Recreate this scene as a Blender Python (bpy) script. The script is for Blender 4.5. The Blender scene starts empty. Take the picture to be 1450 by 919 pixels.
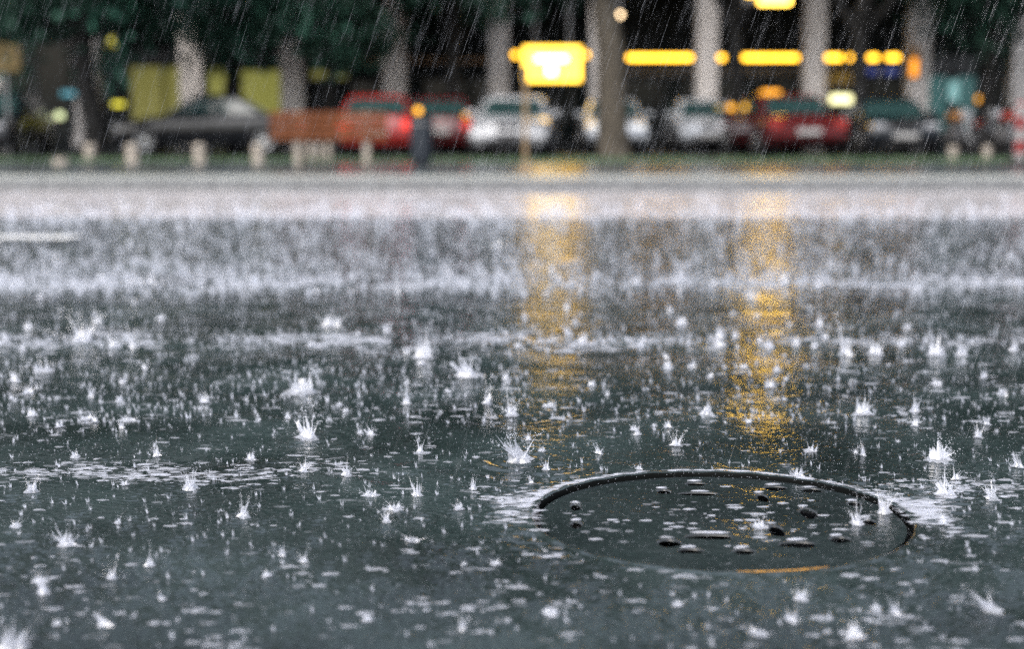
import bpy, bmesh, math, random
import numpy as np
from mathutils import Vector, Matrix
R = math.radians
random.seed(7); rng = np.random.default_rng(11)
scn = bpy.context.scene
col = scn.collection

# ------------------------------------------------------------------ camera
F = 2090.0; W0, H0 = 1450.0, 919.0; CAMH = 0.78; HOR = 175.0
PITCH = math.atan((H0/2-HOR)/F)
cam = bpy.data.cameras.new('camera'); co = bpy.data.objects.new('camera', cam); col.objects.link(co)
co.location = (0, 0, CAMH); co.rotation_euler = (R(90)-PITCH, 0, 0)
cam.sensor_width = 36; cam.lens = 36*F/W0; cam.clip_start = .05; cam.clip_end = 2000
cam.dof.use_dof = True; cam.dof.focus_distance = 3.3; cam.dof.aperture_fstop = 1.55
scn.camera = co
# ------------------------------------------------------------------ world, sun, exposure
SUN_EL, SUN_ROT = R(48), R(205)
wd = bpy.data.worlds.new('World'); scn.world = wd; wd.use_nodes = True
wn = wd.node_tree; wn.nodes.clear()
sky = wn.nodes.new('ShaderNodeTexSky'); sky.sky_type = 'NISHITA'; sky.sun_disc = False
sky.sun_elevation = SUN_EL; sky.sun_rotation = SUN_ROT; sky.air_density = 1.0; sky.dust_density = 4.0; sky.ozone_density = 1.0
hs = wn.nodes.new('ShaderNodeHueSaturation'); hs.inputs['Saturation'].default_value = .54
bg = wn.nodes.new('ShaderNodeBackground'); bg.inputs[1].default_value = .15
wo = wn.nodes.new('ShaderNodeOutputWorld')
wn.links.new(sky.outputs[0], hs.inputs['Color']); wn.links.new(hs.outputs[0], bg.inputs[0]); wn.links.new(bg.outputs[0], wo.inputs[0])
sl = bpy.data.lights.new('sun', 'SUN'); sl.energy = .8; sl.angle = R(60); sl.color = (1, .97, .93)
so = bpy.data.objects.new('sun', sl); col.objects.link(so)
so.rotation_euler = (R(90)-SUN_EL, 0, -SUN_ROT+math.pi)
scn.view_settings.view_transform = 'Standard'; scn.view_settings.look = 'None'
scn.view_settings.exposure = 1.45; scn.view_settings.gamma = 1
scn.view_settings.use_curve_mapping = False
scn.cycles.use_denoising = False
scn.cycles.max_bounces = 6; scn.cycles.glossy_bounces = 3; scn.cycles.transparent_max_bounces = 24
scn.cycles.sample_clamp_indirect = 3; scn.cycles.sample_clamp_direct = 2

# ------------------------------------------------------------------ pixel -> place
_cp, _sp = math.cos(PITCH), math.sin(PITCH)
def ray(px, py):
    a = (px-W0/2)/F; b = (H0/2-py)/F
    return Vector((a, _cp+b*_sp, -_sp+b*_cp))
def ground(px, py, z=0.0):
    d = ray(px, py); t = (z-CAMH)/d.z
    return Vector((d.x*t, d.y*t, z))
def at(px, py, Y):
    d = ray(px, py); t = Y/d.y
    return Vector((d.x*t, Y, CAMH+d.z*t))
def X(px, Y, z=.5): return at(px, HOR, Y).x
def Z(py, Y): return at(725, py, Y).z
def gy(py, z=0.0): return ground(725, py, z).y

# ------------------------------------------------------------------ materials
def mat(name, base=(.5,.5,.5), rough=.5, metal=0, ior=1.45, noise=0, nscale=20, emit=None, estr=0, bump=0, bscale=60, trans=0, coat=0, cior=1.5):
    m = bpy.data.materials.new(name); m.use_nodes = True
    nt = m.node_tree; b = nt.nodes['Principled BSDF']
    b.inputs['Base Color'].default_value = (*base, 1); b.inputs['Roughness'].default_value = rough
    b.inputs['Metallic'].default_value = metal; b.inputs['IOR'].default_value = ior
    b.inputs['Transmission Weight'].default_value = trans; b.inputs['Coat Weight'].default_value = coat
    b.inputs['Coat Roughness'].default_value = .04; b.inputs['Coat IOR'].default_value = cior
    if noise or bump:
        tc = nt.nodes.new('ShaderNodeTexCoord')
    if noise:
        n = nt.nodes.new('ShaderNodeTexNoise'); n.inputs['Scale'].default_value = nscale; n.inputs['Detail'].default_value = 5
        nt.links.new(tc.outputs['Object'], n.inputs['Vector'])
        mp = nt.nodes.new('ShaderNodeMapRange'); mp.inputs[1].default_value = .3; mp.inputs[2].default_value = .7
        mp.inputs[3].default_value = 1-noise; mp.inputs[4].default_value = 1+noise
        nt.links.new(n.outputs[0], mp.inputs[0])
        mx = nt.nodes.new('ShaderNodeMix'); mx.data_type = 'RGBA'; mx.blend_type = 'MULTIPLY'; mx.inputs[0].default_value = 1
        mx.inputs[6].default_value = (*base, 1); nt.links.new(mp.outputs[0], mx.inputs[7])
        nt.links.new(mx.outputs[2], b.inputs['Base Color'])
    if bump:
        n2 = nt.nodes.new('ShaderNodeTexNoise'); n2.inputs['Scale'].default_value = bscale; n2.inputs['Detail'].default_value = 3
        nt.links.new(tc.outputs['Object'], n2.inputs['Vector'])
        bp = nt.nodes.new('ShaderNodeBump'); bp.inputs['Distance'].default_value = bump; bp.inputs['Strength'].default_value = 1
        nt.links.new(n2.outputs[0], bp.inputs['Height']); nt.links.new(bp.outputs[0], b.inputs['Normal'])
    if emit:
        b.inputs['Emission Color'].default_value = (*emit, 1); b.inputs['Emission Strength'].default_value = estr
    return m

# ------------------------------------------------------------------ mesh builder
class MB:
    def __init__(s): s.v = []; s.f = []; s.m = []; s.cur = 0
    def add(s, vs, fs):
        o = len(s.v); s.v += [tuple(p) for p in vs]
        for f in fs: s.f.append(tuple(i+o for i in f)); s.m.append(s.cur)
    def box(s, c, d, rz=0, bev=0):
        x, y, z = d[0]/2, d[1]/2, d[2]/2
        b = min(bev, x*.9, y*.9, z*.9)
        if b:
            lv = [(-z, b), (-z+b, 0), (z-b, 0), (z, b)]
            vs = []; fs = []
            for (zz, i) in lv: vs += [(-x+i, -y+i, zz), (x-i, -y+i, zz), (x-i, y-i, zz), (-x+i, y-i, zz)]
            for l in range(3):
                for k in range(4): fs.append((l*4+k, l*4+(k+1)%4, l*4+4+(k+1)%4, l*4+4+k))
            fs += [(3, 2, 1, 0), (12, 13, 14, 15)]
        else:
            vs = [(-x,-y,-z),(x,-y,-z),(x,y,-z),(-x,y,-z),(-x,-y,z),(x,-y,z),(x,y,z),(-x,y,z)]
            fs = [(3,2,1,0),(4,5,6,7),(0,1,5,4),(1,2,6,5),(2,3,7,6),(3,0,4,7)]
        cr, sr = math.cos(rz), math.sin(rz)
        s.add([(c[0]+p[0]*cr-p[1]*sr, c[1]+p[0]*sr+p[1]*cr, c[2]+p[2]) for p in vs], fs)
    def tube(s, path, rad, n=8, cap=True):
        path = [Vector(p) for p in path]; vs = []; fs = []
        for i, p in enumerate(path):
            t = (path[min(i+1, len(path)-1)]-path[max(i-1, 0)])
            if t.length < 1e-9: t = Vector((0,0,1))
            t.normalize()
            u = t.cross(Vector((0, 0, 1)) if abs(t.z) < .9 else Vector((1, 0, 0))).normalized(); w = t.cross(u)
            r = rad[i] if hasattr(rad, '__len__') else rad
            for k in range(n):
                a = 2*math.pi*k/n; vs.append(p+(u*math.cos(a)+w*math.sin(a))*r)
        for i in range(len(path)-1):
            for k in range(n): fs.append((i*n+k, i*n+(k+1)%n, (i+1)*n+(k+1)%n, (i+1)*n+k))
        if cap: fs += [tuple(range(n-1, -1, -1)), tuple((len(path)-1)*n+k for k in range(n))]
        s.add(vs, fs)
    def lathe(s, prof, n=16, c=(0,0,0), axis='z'):
        vs = []; fs = []
        for (r, z) in prof:
            for k in range(n):
                a = 2*math.pi*k/n; x, y = r*math.cos(a), r*math.sin(a)
                p = (x, y, z) if axis == 'z' else ((z, x, y) if axis == 'x' else (x, z, y))
                vs.append((p[0]+c[0], p[1]+c[1], p[2]+c[2]))
        for i in range(len(prof)-1):
            for k in range(n): fs.append((i*n+k, i*n+(k+1)%n, (i+1)*n+(k+1)%n, (i+1)*n+k))
        fs += [tuple(range(n-1, -1, -1)), tuple((len(prof)-1)*n+k for k in range(n))]
        s.add(vs, fs)
    def rings(s, rs, cap=True):
        n = len(rs[0]); vs = [p for r in rs for p in r]; fs = []
        for i in range(len(rs)-1):
            for k in range(n): fs.append((i*n+k, i*n+(k+1)%n, (i+1)*n+(k+1)%n, (i+1)*n+k))
        if cap: fs += [tuple(range(n-1, -1, -1)), tuple((len(rs)-1)*n+k for k in range(n))]
        s.add(vs, fs)
    def build(s, name, mats, parent=None, smooth=False, loc=None, fix=True):
        me = bpy.data.meshes.new(name); me.from_pydata(s.v, [], s.f)
        for m in (mats if isinstance(mats, (list, tuple)) else [mats]): me.materials.append(m)
        if any(s.m): me.polygons.foreach_set('material_index', s.m)
        if fix:
            bm = bmesh.new(); bm.from_mesh(me); bmesh.ops.recalc_face_normals(bm, faces=bm.faces); bm.to_mesh(me); bm.free()
        if smooth:
            me.polygons.foreach_set('use_smooth', [True]*len(me.polygons))
            try: me.set_sharp_from_angle(angle=R(40))
            except Exception: pass
        o = bpy.data.objects.new(name, me); col.objects.link(o)
        if parent: o.parent = parent
        if loc is not None: o.location = loc
        return o
def tag(o, label=None, cat=None, group=None, kind=None):
    if label: o['label'] = label
    if cat: o['category'] = cat
    if group: o['group'] = group
    if kind: o['kind'] = kind
    return o
def empty(name, loc, rz=0, label=None, cat=None, group=None):
    o = bpy.data.objects.new(name, None); col.objects.link(o); o.location = loc; o.rotation_euler = (0, 0, rz)
    o.empty_display_size = .2
    return tag(o, label, cat, group)
def copy_tree(o, parent=None):
    c = o.copy(); col.objects.link(c); c.parent = parent
    for ch in o.children: copy_tree(ch, c)
    return c
def part(name, m, parent, fn, smooth=False):
    b = MB(); fn(b); return b.build(name, m, parent, smooth)

# =================================================================== ground, road
def wet(name, base, rough, noise, nscale, ramp, spec_ior=1.33, grain=.00014):
    """wet surface: base colour with grain, a film of rain water roughened by drop ripples; ramp = [(Y, ripple height in m)]"""
    m = bpy.data.materials.new(name); m.use_nodes = True
    nt = m.node_tree; b = nt.nodes['Principled BSDF']; L = nt.links.new
    b.inputs['Roughness'].default_value = rough; b.inputs['IOR'].default_value = spec_ior
    tc = nt.nodes.new('ShaderNodeTexCoord')
    n = nt.nodes.new('ShaderNodeTexNoise'); n.inputs['Scale'].default_value = nscale; n.inputs['Detail'].default_value = 8; n.inputs['Roughness'].default_value = .7
    L(tc.outputs['Object'], n.inputs['Vector'])
    n0 = nt.nodes.new('ShaderNodeTexNoise'); n0.inputs['Scale'].default_value = 2.2; n0.inputs['Detail'].default_value = 4
    L(tc.outputs['Object'], n0.inputs['Vector'])
    ad = nt.nodes.new('ShaderNodeMath'); ad.operation = 'ADD'; L(n.outputs[0], ad.inputs[0]); L(n0.outputs[0], ad.inputs[1])
    mp = nt.nodes.new('ShaderNodeMapRange'); mp.inputs[1].default_value = .75; mp.inputs[2].default_value = 1.25; mp.inputs[3].default_value = 1-noise; mp.inputs[4].default_value = 1+noise
    L(ad.outputs[0], mp.inputs[0])
    mx = nt.nodes.new('ShaderNodeMix'); mx.data_type = 'RGBA'; mx.blend_type = 'MULTIPLY'; mx.inputs[0].default_value = 1
    mx.inputs[6].default_value = (*base, 1); L(mp.outputs[0], mx.inputs[7]); L(mx.outputs[2], b.inputs['Base Color'])
    # ripple field
    sx = nt.nodes.new('ShaderNodeSeparateXYZ'); L(tc.outputs['Object'], sx.inputs[0])
    cr = nt.nodes.new('ShaderNodeFloatCurve') if False else nt.nodes.new('ShaderNodeValToRGB')
    y0, y1 = ramp[0][0], ramp[-1][0]; hm = max(r[1] for r in ramp)
    mr = nt.nodes.new('ShaderNodeMapRange'); mr.inputs[1].default_value = y0; mr.inputs[2].default_value = y1; L(sx.outputs[1], mr.inputs[0])
    L(mr.outputs[0], cr.inputs[0])
    el = cr.color_ramp.elements
    while len(el) < len(ramp): el.new(.5)
    for e, (y, h) in zip(el, ramp): e.position = (y-y0)/(y1-y0); e.color = (h/hm,)*3+(1,)
    wv = nt.nodes.new('ShaderNodeTexNoise'); wv.inputs['Scale'].default_value = 32; wv.inputs['Detail'].default_value = 3; wv.inputs['Roughness'].default_value = .55
    L(tc.outputs['Object'], wv.inputs['Vector'])
    pt = nt.nodes.new('ShaderNodeTexNoise'); pt.inputs['Scale'].default_value = 5; pt.inputs['Detail'].default_value = 3; L(tc.outputs['Object'], pt.inputs['Vector'])
    pm = nt.nodes.new('ShaderNodeMapRange'); pm.inputs[1].default_value = .35; pm.inputs[2].default_value = .65; pm.inputs[3].default_value = .25; pm.inputs[4].default_value = 1.5; L(pt.outputs[0], pm.inputs[0])
    m1 = nt.nodes.new('ShaderNodeMath'); m1.operation = 'MULTIPLY'; L(wv.outputs[0], m1.inputs[0]); L(pm.outputs[0], m1.inputs[1])
    m2 = nt.nodes.new('ShaderNodeMath'); m2.operation = 'MULTIPLY'; L(m1.outputs[0], m2.inputs[0]); L(cr.outputs[0], m2.inputs[1])
    m3 = nt.nodes.new('ShaderNodeMath'); m3.operation = 'MULTIPLY'; L(m2.outputs[0], m3.inputs[0]); m3.inputs[1].default_value = hm
    g = nt.nodes.new('ShaderNodeTexNoise'); g.inputs['Scale'].default_value = 220; g.inputs['Detail'].default_value = 2; L(tc.outputs['Object'], g.inputs['Vector'])
    m4 = nt.nodes.new('ShaderNodeMath'); m4.operation = 'MULTIPLY'; L(g.outputs[0], m4.inputs[0]); m4.inputs[1].default_value = grain
    m5 = nt.nodes.new('ShaderNodeMath'); m5.operation = 'ADD'; L(m3.outputs[0], m5.inputs[0]); L(m4.outputs[0], m5.inputs[1])
    bp = nt.nodes.new('ShaderNodeBump'); bp.inputs['Distance'].default_value = 1; bp.inputs['Strength'].default_value = 1
    L(m5.outputs[0], bp.inputs['Height']); L(bp.outputs[0], b.inputs['Normal'])
    return m
Y_B1, Y_B2, Y_B3 = gy(668), gy(482), gy(402)     # flowing bands along the road
Y_LANE, Y_KERB = gy(308), gy(270)
KZ = .12
RH = .0030
asph = wet('wet_asphalt', (.017, .0245, .025), .09, .7, 90,
    [(-1, .0010), (Y_B1-.25, .0012), (Y_B1, .0022), (Y_B1+.25, .0019), (Y_B2-.6, .0032), (Y_B2, RH*1.8), (Y_B2+.5, .0040), (Y_B3-.5, .0042), (Y_B3, RH*2), (Y_B3+.7, .0048), (20, .0055)])
conc = wet('wet_concrete', (.37, .345, .345), .15, .42, 3.5, [(5, .003), (30, .0035)])
M_hole = (X(0, 1), 0)

MC = ground(1020, 731); MR = .378     # manhole centre, opening radius
def waves(Xa, Ya, n, lo, hi, amp, seed):
    r = np.random.default_rng(seed); out = np.zeros_like(Xa)
    for _ in range(n):
        lam = r.uniform(lo, hi); a = r.uniform(0, 2*math.pi); k = 2*math.pi/lam
        out += np.cos(k*(Xa*math.cos(a)+Ya*math.sin(a))+r.uniform(0, 6.28))*lam
    return out*amp/math.sqrt(n)
SPL = []          # splashes (x, y, height in metres, lean, kind)
def height(Xa, Ya, fine=True):
    h = np.zeros_like(Xa)
    m = .35+np.exp(-((Ya-Y_B1)/.13)**2)*1.6*np.clip(.5+np.sin(Xa*1.3+2.4)*.8, 0.1, 1.3)
    m += np.exp(-((Ya-Y_B2)/.22)**2)*1.6+np.exp(-((Ya-Y_B3)/.35)**2)*1.6
    # water breaking over both sides of the recess
    dx, dy = Xa-MC.x, Ya-MC.y
    rr = np.hypot(dx, dy); ang = np.arctan2(dy, dx)
    side = np.exp(-((rr-MR-.05)/.075)**2)*(np.exp(-((ang-.25)/.5)**2)*6.5+np.exp(-((np.abs(ang)-2.75)/.42)**2)*5.5)
    fade = np.clip((9-Ya)/5, 0, 1)
    h += waves(Xa, Ya, 26, .025, .06, .0075, 1)*(m*.55+side)*np.clip((5-Ya)/2, 0, 1)
    h += waves(Xa, Ya, 22, .07, .22, .0065, 2)*m*fade
    h += waves(Xa, Ya, 16, .3, 1.1, .0022, 3)*np.clip(fade+.3, 0, 1)
    return h
def make_sheet(name, Ys, half, m, hole=None, ext=60):
    Ys = np.array(Ys); nc = half
    u = np.linspace(-1, 1, nc)
    hw = .5*W0/F*np.maximum(Ys, 1.2)*1.25+.35
    Xg = hw[:, None]*u[None, :]
    outer = np.array([1.15, 1.6, 3])[None, :]*hw[:, None]
    ex = np.full((len(Ys), 1), float(ext))
    Xg = np.concatenate([-ex, -outer[:, ::-1], Xg, outer, ex], axis=1)
    Yg = np.repeat(Ys[:, None], Xg.shape[1], axis=1)
    Zg = height(Xg, Yg); Zg[:, :4] = 0; Zg[:, -4:] = 0; Zg[Yg < 1.3] = 0
    for (x, y, s) in RINGS:
        ri = np.searchsorted(Ys, [y-.16*s, y+.16*s])
        if ri[1]-ri[0] < 4: continue
        a, b = ri; sub = np.hypot(Xg[a:b]-x, Yg[a:b]-y)
        Zg[a:b] += .0026*s*np.exp(-sub/(.045*s))*np.cos(sub*2*math.pi/(.028*s))
    nr, nn = Xg.shape
    vs = np.stack([Xg, Yg, Zg], -1).reshape(-1, 3)
    idx = np.arange(nr*nn).reshape(nr, nn)
    q = np.stack([idx[:-1, :-1], idx[:-1, 1:], idx[1:, 1:], idx[1:, :-1]], -1).reshape(-1, 4)
    if hole:
        c, r = hole
        ins = np.hypot(vs[:, 0]-c[0], vs[:, 1]-c[1]) < r+.026
        q = q[~ins[q].any(axis=1)]
    me = bpy.data.meshes.new(name)
    me.vertices.add(len(vs)); me.vertices.foreach_set('co', vs.ravel())
    me.loops.add(q.size); me.loops.foreach_set('vertex_index', q.ravel().astype(np.int32))
    me.polygons.add(len(q)); me.polygons.foreach_set('loop_start', np.arange(0, q.size, 4, dtype=np.int32))
    me.update(calc_edges=True); me.validate()
    me.materials.append(m)
    if hole:
        me.materials.append(mat('recess_wall', (.003, .0035, .0035), .5, ior=1.1))
        bm = bmesh.new(); bm.from_mesh(me)
        bmesh.ops.delete(bm, geom=[v for v in bm.verts if not v.link_faces], context='VERTS')
        be = [e for e in bm.edges if e.is_boundary and (e.verts[0].co.xy-Vector(c[:2])).length < r+.1]
        N = 220; prof = [(r+.016, .0002), (r+.010, .0008), (r+.004, .0020), (r, .0017), (r-.002, .0003), (r-.0035, -.0015), (r-.0045, -.004), (r-.005, -.024)]
        rings = []
        for (pr, pz) in prof:
            rings.append([bm.verts.new((c[0]+pr*math.cos(2*math.pi*k/N), c[1]+pr*math.sin(2*math.pi*k/N), pz+.0008*math.sin(k*.9)+.0006*math.sin(k*.31))) for k in range(N)])
        ce = [bm.edges.new((rings[0][k], rings[0][(k+1) % N])) for k in range(N)]
        for i in range(len(prof)-1):
            for k in range(N): bm.faces.new((rings[i][k], rings[i][(k+1) % N], rings[i+1][(k+1) % N], rings[i+1][k])).material_index = int(i > 3)
        bmesh.ops.triangle_fill(bm, use_beauty=True, use_dissolve=False, edges=be+ce)
        bm.normal_update()
        for f in bm.faces:
            if f.normal.z < -.05: f.normal_flip()
        bm.to_mesh(me); bm.free()
    me.polygons.foreach_set('use_smooth', [True]*len(me.polygons))
    o = bpy.data.objects.new(name, me); col.objects.link(o); o['kind'] = 'structure'
    return o

# splashes read off the photograph: pixel of the base, height in pixels, lean
for (px, py, hp, ln) in [(735,652,62,-.9),(437,622,42,-.6),(270,692,32,0),(45,697,28,.2),(222,646,24,-.3),(345,732,30,.2),(95,772,32,-.4),(150,887,34,-.9),(18,918,52,.1),
    (430,668,20,0),(355,652,20,-.4),(130,562,24,-.8),(60,527,26,0),(525,703,16,-.3),(590,702,24,-.4),(650,722,14,0),(585,768,16,.2),(400,788,20,-.5),(378,817,14,0),
    (655,893,24,0),(212,802,26,-.4),(1405,867,46,-.5),(1328,652,36,.3),(1340,702,40,-.5),(1405,707,30,-.7),(1442,662,34,-.6),(1130,674,18,0),(1213,737,34,-.2),
    (1252,722,34,.1),(957,632,22,.2),(1000,587,28,-.2),(1222,587,32,0),(1296,582,26,0),(1090,548,22,0),(838,547,16,.3),(725,588,38,-.2),(690,572,28,-.2),(662,532,38,-.6),
    (716,537,16,0),(428,557,50,0),(290,571,20,.4),(576,572,26,0),(118,484,46,0),(188,492,26,-.2),(470,462,28,0),(600,507,42,.1),(548,470,18,0),(1198,503,46,-.3),
    (1160,462,26,-.2),(1240,502,26,0),(1325,503,36,.1),(1361,503,26,-.1),(1436,497,22,-.1),(1020,478,26,0),(946,522,18,.2),(636,391,18,0),(965,395,18,0),(900,402,16,0),
    (1335,742,20,-.2),(1075,742,16,0),(860,560,14,.2),(780,870,18,-.2),(1120,880,18,.2),(960,858,12,0),(1240,864,12,0),(700,800,10,0),(905,665,10,.3),(520,880,14,-.2),
    (172,606,14,-.2),(510,615,16,0),(595,640,18,-.2),(85,605,16,0),(1060,600,14,-.3),(1150,640,14,.2),(1385,620,22,.2),(1420,560,20,0),(45,590,16,.3),(20,540,20,-.3)]:
    g = ground(px, py); SPL.append((g.x, g.y, hp*g.y/F, ln))
_k = 0
while len(SPL) < 288:
    py = random.choice([random.uniform(340, 420), random.uniform(380, 520), random.uniform(500, 650), random.uniform(560, 915)])
    if random.random() < .25: py = random.choice([482, 402, 486, 398])+random.uniform(-10, 10)
    px = random.uniform(-60, 1510); g = ground(px, py)
    if (g.xy-MC.xy).length < MR+.05: continue
    k = random.uniform(.3, 1.1)
    SPL.append((g.x, g.y, (.032 if py > 500 else .05)*k, random.uniform(-.7, .4)))
RINGS = [(s[0], s[1], min(1.6, max(.6, s[2]/.05))) for s in SPL if s[1] < 5.5]
for _ in range(1500):
    g = ground(random.uniform(-150, 1600), random.uniform(520, 935)); RINGS.append((g.x, g.y, random.uniform(.3, .75)))

Yfine = [gy(py) for py in np.arange(960, 372, -.95)]
Ys = [-40, -12, -3, 0, .6, 1.0, 1.3, 1.5]+Yfine+[gy(py) for py in np.arange(370, 309, -2)]+[Y_LANE]
road = make_sheet('road', [y for i, y in enumerate(Ys)], 560, asph, hole=((MC.x, MC.y), MR))
RINGS = []
lane = make_sheet('parking_lane', [Y_LANE+1e-4+t*(Y_KERB-Y_LANE) for t in np.linspace(0, 1, 30)], 40, conc)
# earth sheet under everything, out to the horizon, with a pit for the manhole shaft
earth = mat('wet_earth', (.03, .032, .028), .6, noise=.4, nscale=1.5)
b = MB(); S = 900
zz = -.06; x0, x1, y0, y1 = MC.x-.5, MC.x+.5, MC.y-.5, MC.y+.5
b.add([(-S,-S,zz),(S,-S,zz),(S,y0,zz),(-S,y0,zz)], [(0,1,2,3)]); b.add([(-S,y1,zz),(S,y1,zz),(S,S,zz),(-S,S,zz)], [(0,1,2,3)])
b.add([(-S,y0,zz),(x0,y0,zz),(x0,y1,zz),(-S,y1,zz)], [(0,1,2,3)]); b.add([(x1,y0,zz),(S,y0,zz),(S,y1,zz),(x1,y1,zz)], [(0,1,2,3)])
tag(b.build('ground', earth), kind='structure')

# lane dash
paint = mat('road_paint', (.75, .75, .74), .25, noise=.12, nscale=9)
yd = gy(337.5); xe = X(101, yd)
part('lane_marking', paint, road, lambda b: b.add([(xe-3.2, yd-.17, .012), (xe, yd-.17, .012), (xe, yd+.17, .012), (xe-3.2, yd+.17, .012)], [(0,1,2,3)]))

# kerb stones, footpath, verge, forecourt
kmat = mat('kerb_granite', (.10, .105, .11), .4, noise=.2, nscale=6)
fmat = wet('footpath_slabs', (.30, .31, .29), .35, .2, 5, [(10, .001), (40, .001)])
vmat = wet('wet_pavement', (.05, .058, .06), .22, .45, 3, [(10, .0012), (40, .0012)])
gmat = mat('forecourt_asphalt', (.022, .025, .027), .4, ior=1.18, noise=.4, nscale=2)
ke = empty('kerb', (0, Y_KERB, 0)); ke['kind'] = 'structure'
n = 0; km = None
for i in range(-16, 17):
    if km is None:
        b = MB(); b.box((0, .14, KZ/2-.02), (.985, .28, KZ+.04), bev=.02); km = b.build('kerb_stone', kmat, ke)
        km.location = (i*1.0, 0, .004)
    else:
        o = km.copy(); o.location = (i*1.0+.002*random.random(), random.uniform(-.006, .006), random.uniform(0, .008)); col.objects.link(o)
def sheet(name, ya, yb, z, m, x=90):
    b = MB(); b.add([(-x,ya,z),(x,ya,z),(x,yb,z),(-x,yb,z)], [(0,1,2,3)]); b.add([(-x,ya,z),(x,ya,z),(x,ya,z-.2),(-x,ya,z-.2)], [(0,1,2,3)])
    return tag(b.build(name, m), kind='structure')
Y_F = gy(247, KZ); Y_V = 26.0; Y_G = 28.4
sheet('footpath', Y_KERB+.285, Y_F, KZ, fmat)
sheet('pavement', Y_F, Y_V, KZ-.004, vmat)
sheet('forecourt', Y_V, 60, KZ-.008, gmat)
# low grass strip in front of the parked cars
grass = mat('wet_grass', (.045, .085, .035), .5, noise=.4, nscale=8)
b = MB()
for _ in range(9000):
    x = random.uniform(-14, 14); y = random.uniform(Y_V+.1, Y_V+.9); h = random.uniform(.04, .12); a = random.uniform(0, 3.14); w = .012
    dx, dy = math.cos(a)*w, math.sin(a)*w; lx, ly = random.uniform(-.04, .04), random.uniform(-.04, .04); z = KZ-.008
    b.add([(x-dx, y-dy, z), (x+dx, y+dy, z), (x+lx, y+ly, z+h)], [(0, 1, 2)])
tag(b.build('grass_strip', grass, fix=False), 'low wet grass growing along the edge of the pavement', 'grass', kind='stuff')

# =================================================================== manhole
iron = wet('wet_cast_iron', (.014, .019, .020), .06, .4, 60, [(-1, .0022), (20, .0022)])
ironrim = mat('frame_iron', (.022, .024, .025), .18, noise=.3, nscale=30, bump=.001, bscale=40)
shaftm = mat('shaft_concrete', (.008, .008, .008), .8, noise=.3)
cz = -.0075
mh = empty('manhole_cover', (MC.x, MC.y, cz-.03), 0, 'round cast-iron manhole cover sunk below the flooded asphalt, with drain holes', 'manhole cover')
def holespec(px, py, wpx, hpx, round_):
    g = ground(px, py, cz); s = F/ (Vector((g.x, g.y, g.z-CAMH)).length)
    return (g.x-MC.x, g.y-MC.y, wpx/s/2*1.12, max(.010, hpx/s/2/.26*1.5))
HOLES = [(940,697,18,4),(1080,706,15,7),(1145,728,22,9),(1100,753,20,9),(815,719,14,6),(816,744,16,6),(1190,765,26,5),(1130,772,46,5),(948,770,30,6),(978,781,32,4),(1054,782,28,4),
         (1005,761,60,4),(1098,692,30,4),(1150,695,26,4),(985,686,26,3),(990,700,50,3),(1210,714,18,4),(1230,740,18,5)]
hs_ = [holespec(*h, True) for h in HOLES]
# plate: wavy water-covered disc with real holes cut through
b = MB(); b.lathe([(MR-.016, -.003), (MR-.016, 0.0)], 96); plate = b.build('plate', iron, mh, loc=(0, 0, .03))
cb = MB()
for (x, y, a, c) in hs_:
    r1 = []; r2 = []
    for k in range(16):
        t = 2*math.pi*k/16; ex = abs(math.cos(t))**.8*math.copysign(1, math.cos(t)); ey = math.sin(t)
        wob = 1+.12*math.sin(3*t+x*40)
        r1.append((x+a*ex*wob, y+c*ey*wob, -.1)); r2.append((x+a*ex*wob, y+c*ey*wob, .1))
    cb.rings([r1, r2])
cut = cb.build('cutter', iron)
cut.location = (MC.x, MC.y, cz)
md = plate.modifiers.new('holes', 'BOOLEAN'); md.object = cut; md.operation = 'DIFFERENCE'; md.solver = 'EXACT'
bpy.context.view_layer.update()
dg = bpy.context.evaluated_depsgraph_get(); nm = bpy.data.meshes.new_from_object(plate.evaluated_get(dg)); plate.modifiers.clear(); plate.data = nm
bpy.data.objects.remove(cut)
# raised lips round each hole, far side taller (water heaped against them)
for (x, y, a, c) in hs_:
    b = MB(); pth = []; rd = []
    for k in range(18):
        t = 2*math.pi*k/18; pth.append((x+a*1.06*math.cos(t), y+c*1.1*math.sin(t), .001)); 
    rings_ = []
    for k in range(18):
        t = 2*math.pi*k/18; hh = .0004+.0028*max(0, math.sin(t)); ww = .003+.002*max(0, math.sin(t))
        ring = []
        for q in range(6):
            s_ = math.pi*q/5; rr_ = 1+ (math.cos(s_)*ww)/max(c, a)
            ring.append((x+(a*1.08+math.cos(s_)*ww)*math.cos(t), y+(c*1.12+math.cos(s_)*ww)*math.sin(t), -.001+math.sin(s_)*hh))
        rings_.append(ring)
    vs = [p for r_ in rings_ for p in r_]; fs = []
    for k in range(18):
        for q in range(5): fs.append((k*6+q, k*6+q+1, ((k+1) % 18)*6+q+1, ((k+1) % 18)*6+q))
    b.add(vs, fs); b.build('hole_rim', ironrim, mh, smooth=True, loc=(0, 0, .03))
o_ = part('manhole_ring', ironrim, road, lambda b: b.rings([[(r*math.cos(2*math.pi*k/96), r*math.sin(2*math.pi*k/96), z) for k in range(96)] for (r, z) in [(MR+.05, .0), (MR+.05, .04), (MR-.0068, .040), (MR-.0068, .0), (MR-.05, -.005), (MR-.05, -.06), (MR+.05, -.06)]], cap=False), True); o_.location = (MC.x, MC.y, -.06)
o_ = part('manhole_shaft', shaftm, road, lambda b: b.rings([[(r*math.cos(2*math.pi*k/32), r*math.sin(2*math.pi*k/32), z) for k in range(32)] for (r, z) in [(MR-.045, 0), (MR-.05, -1.0), (.01, -1.02)]], cap=True)); o_.location = (MC.x, MC.y, -.06)

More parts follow.
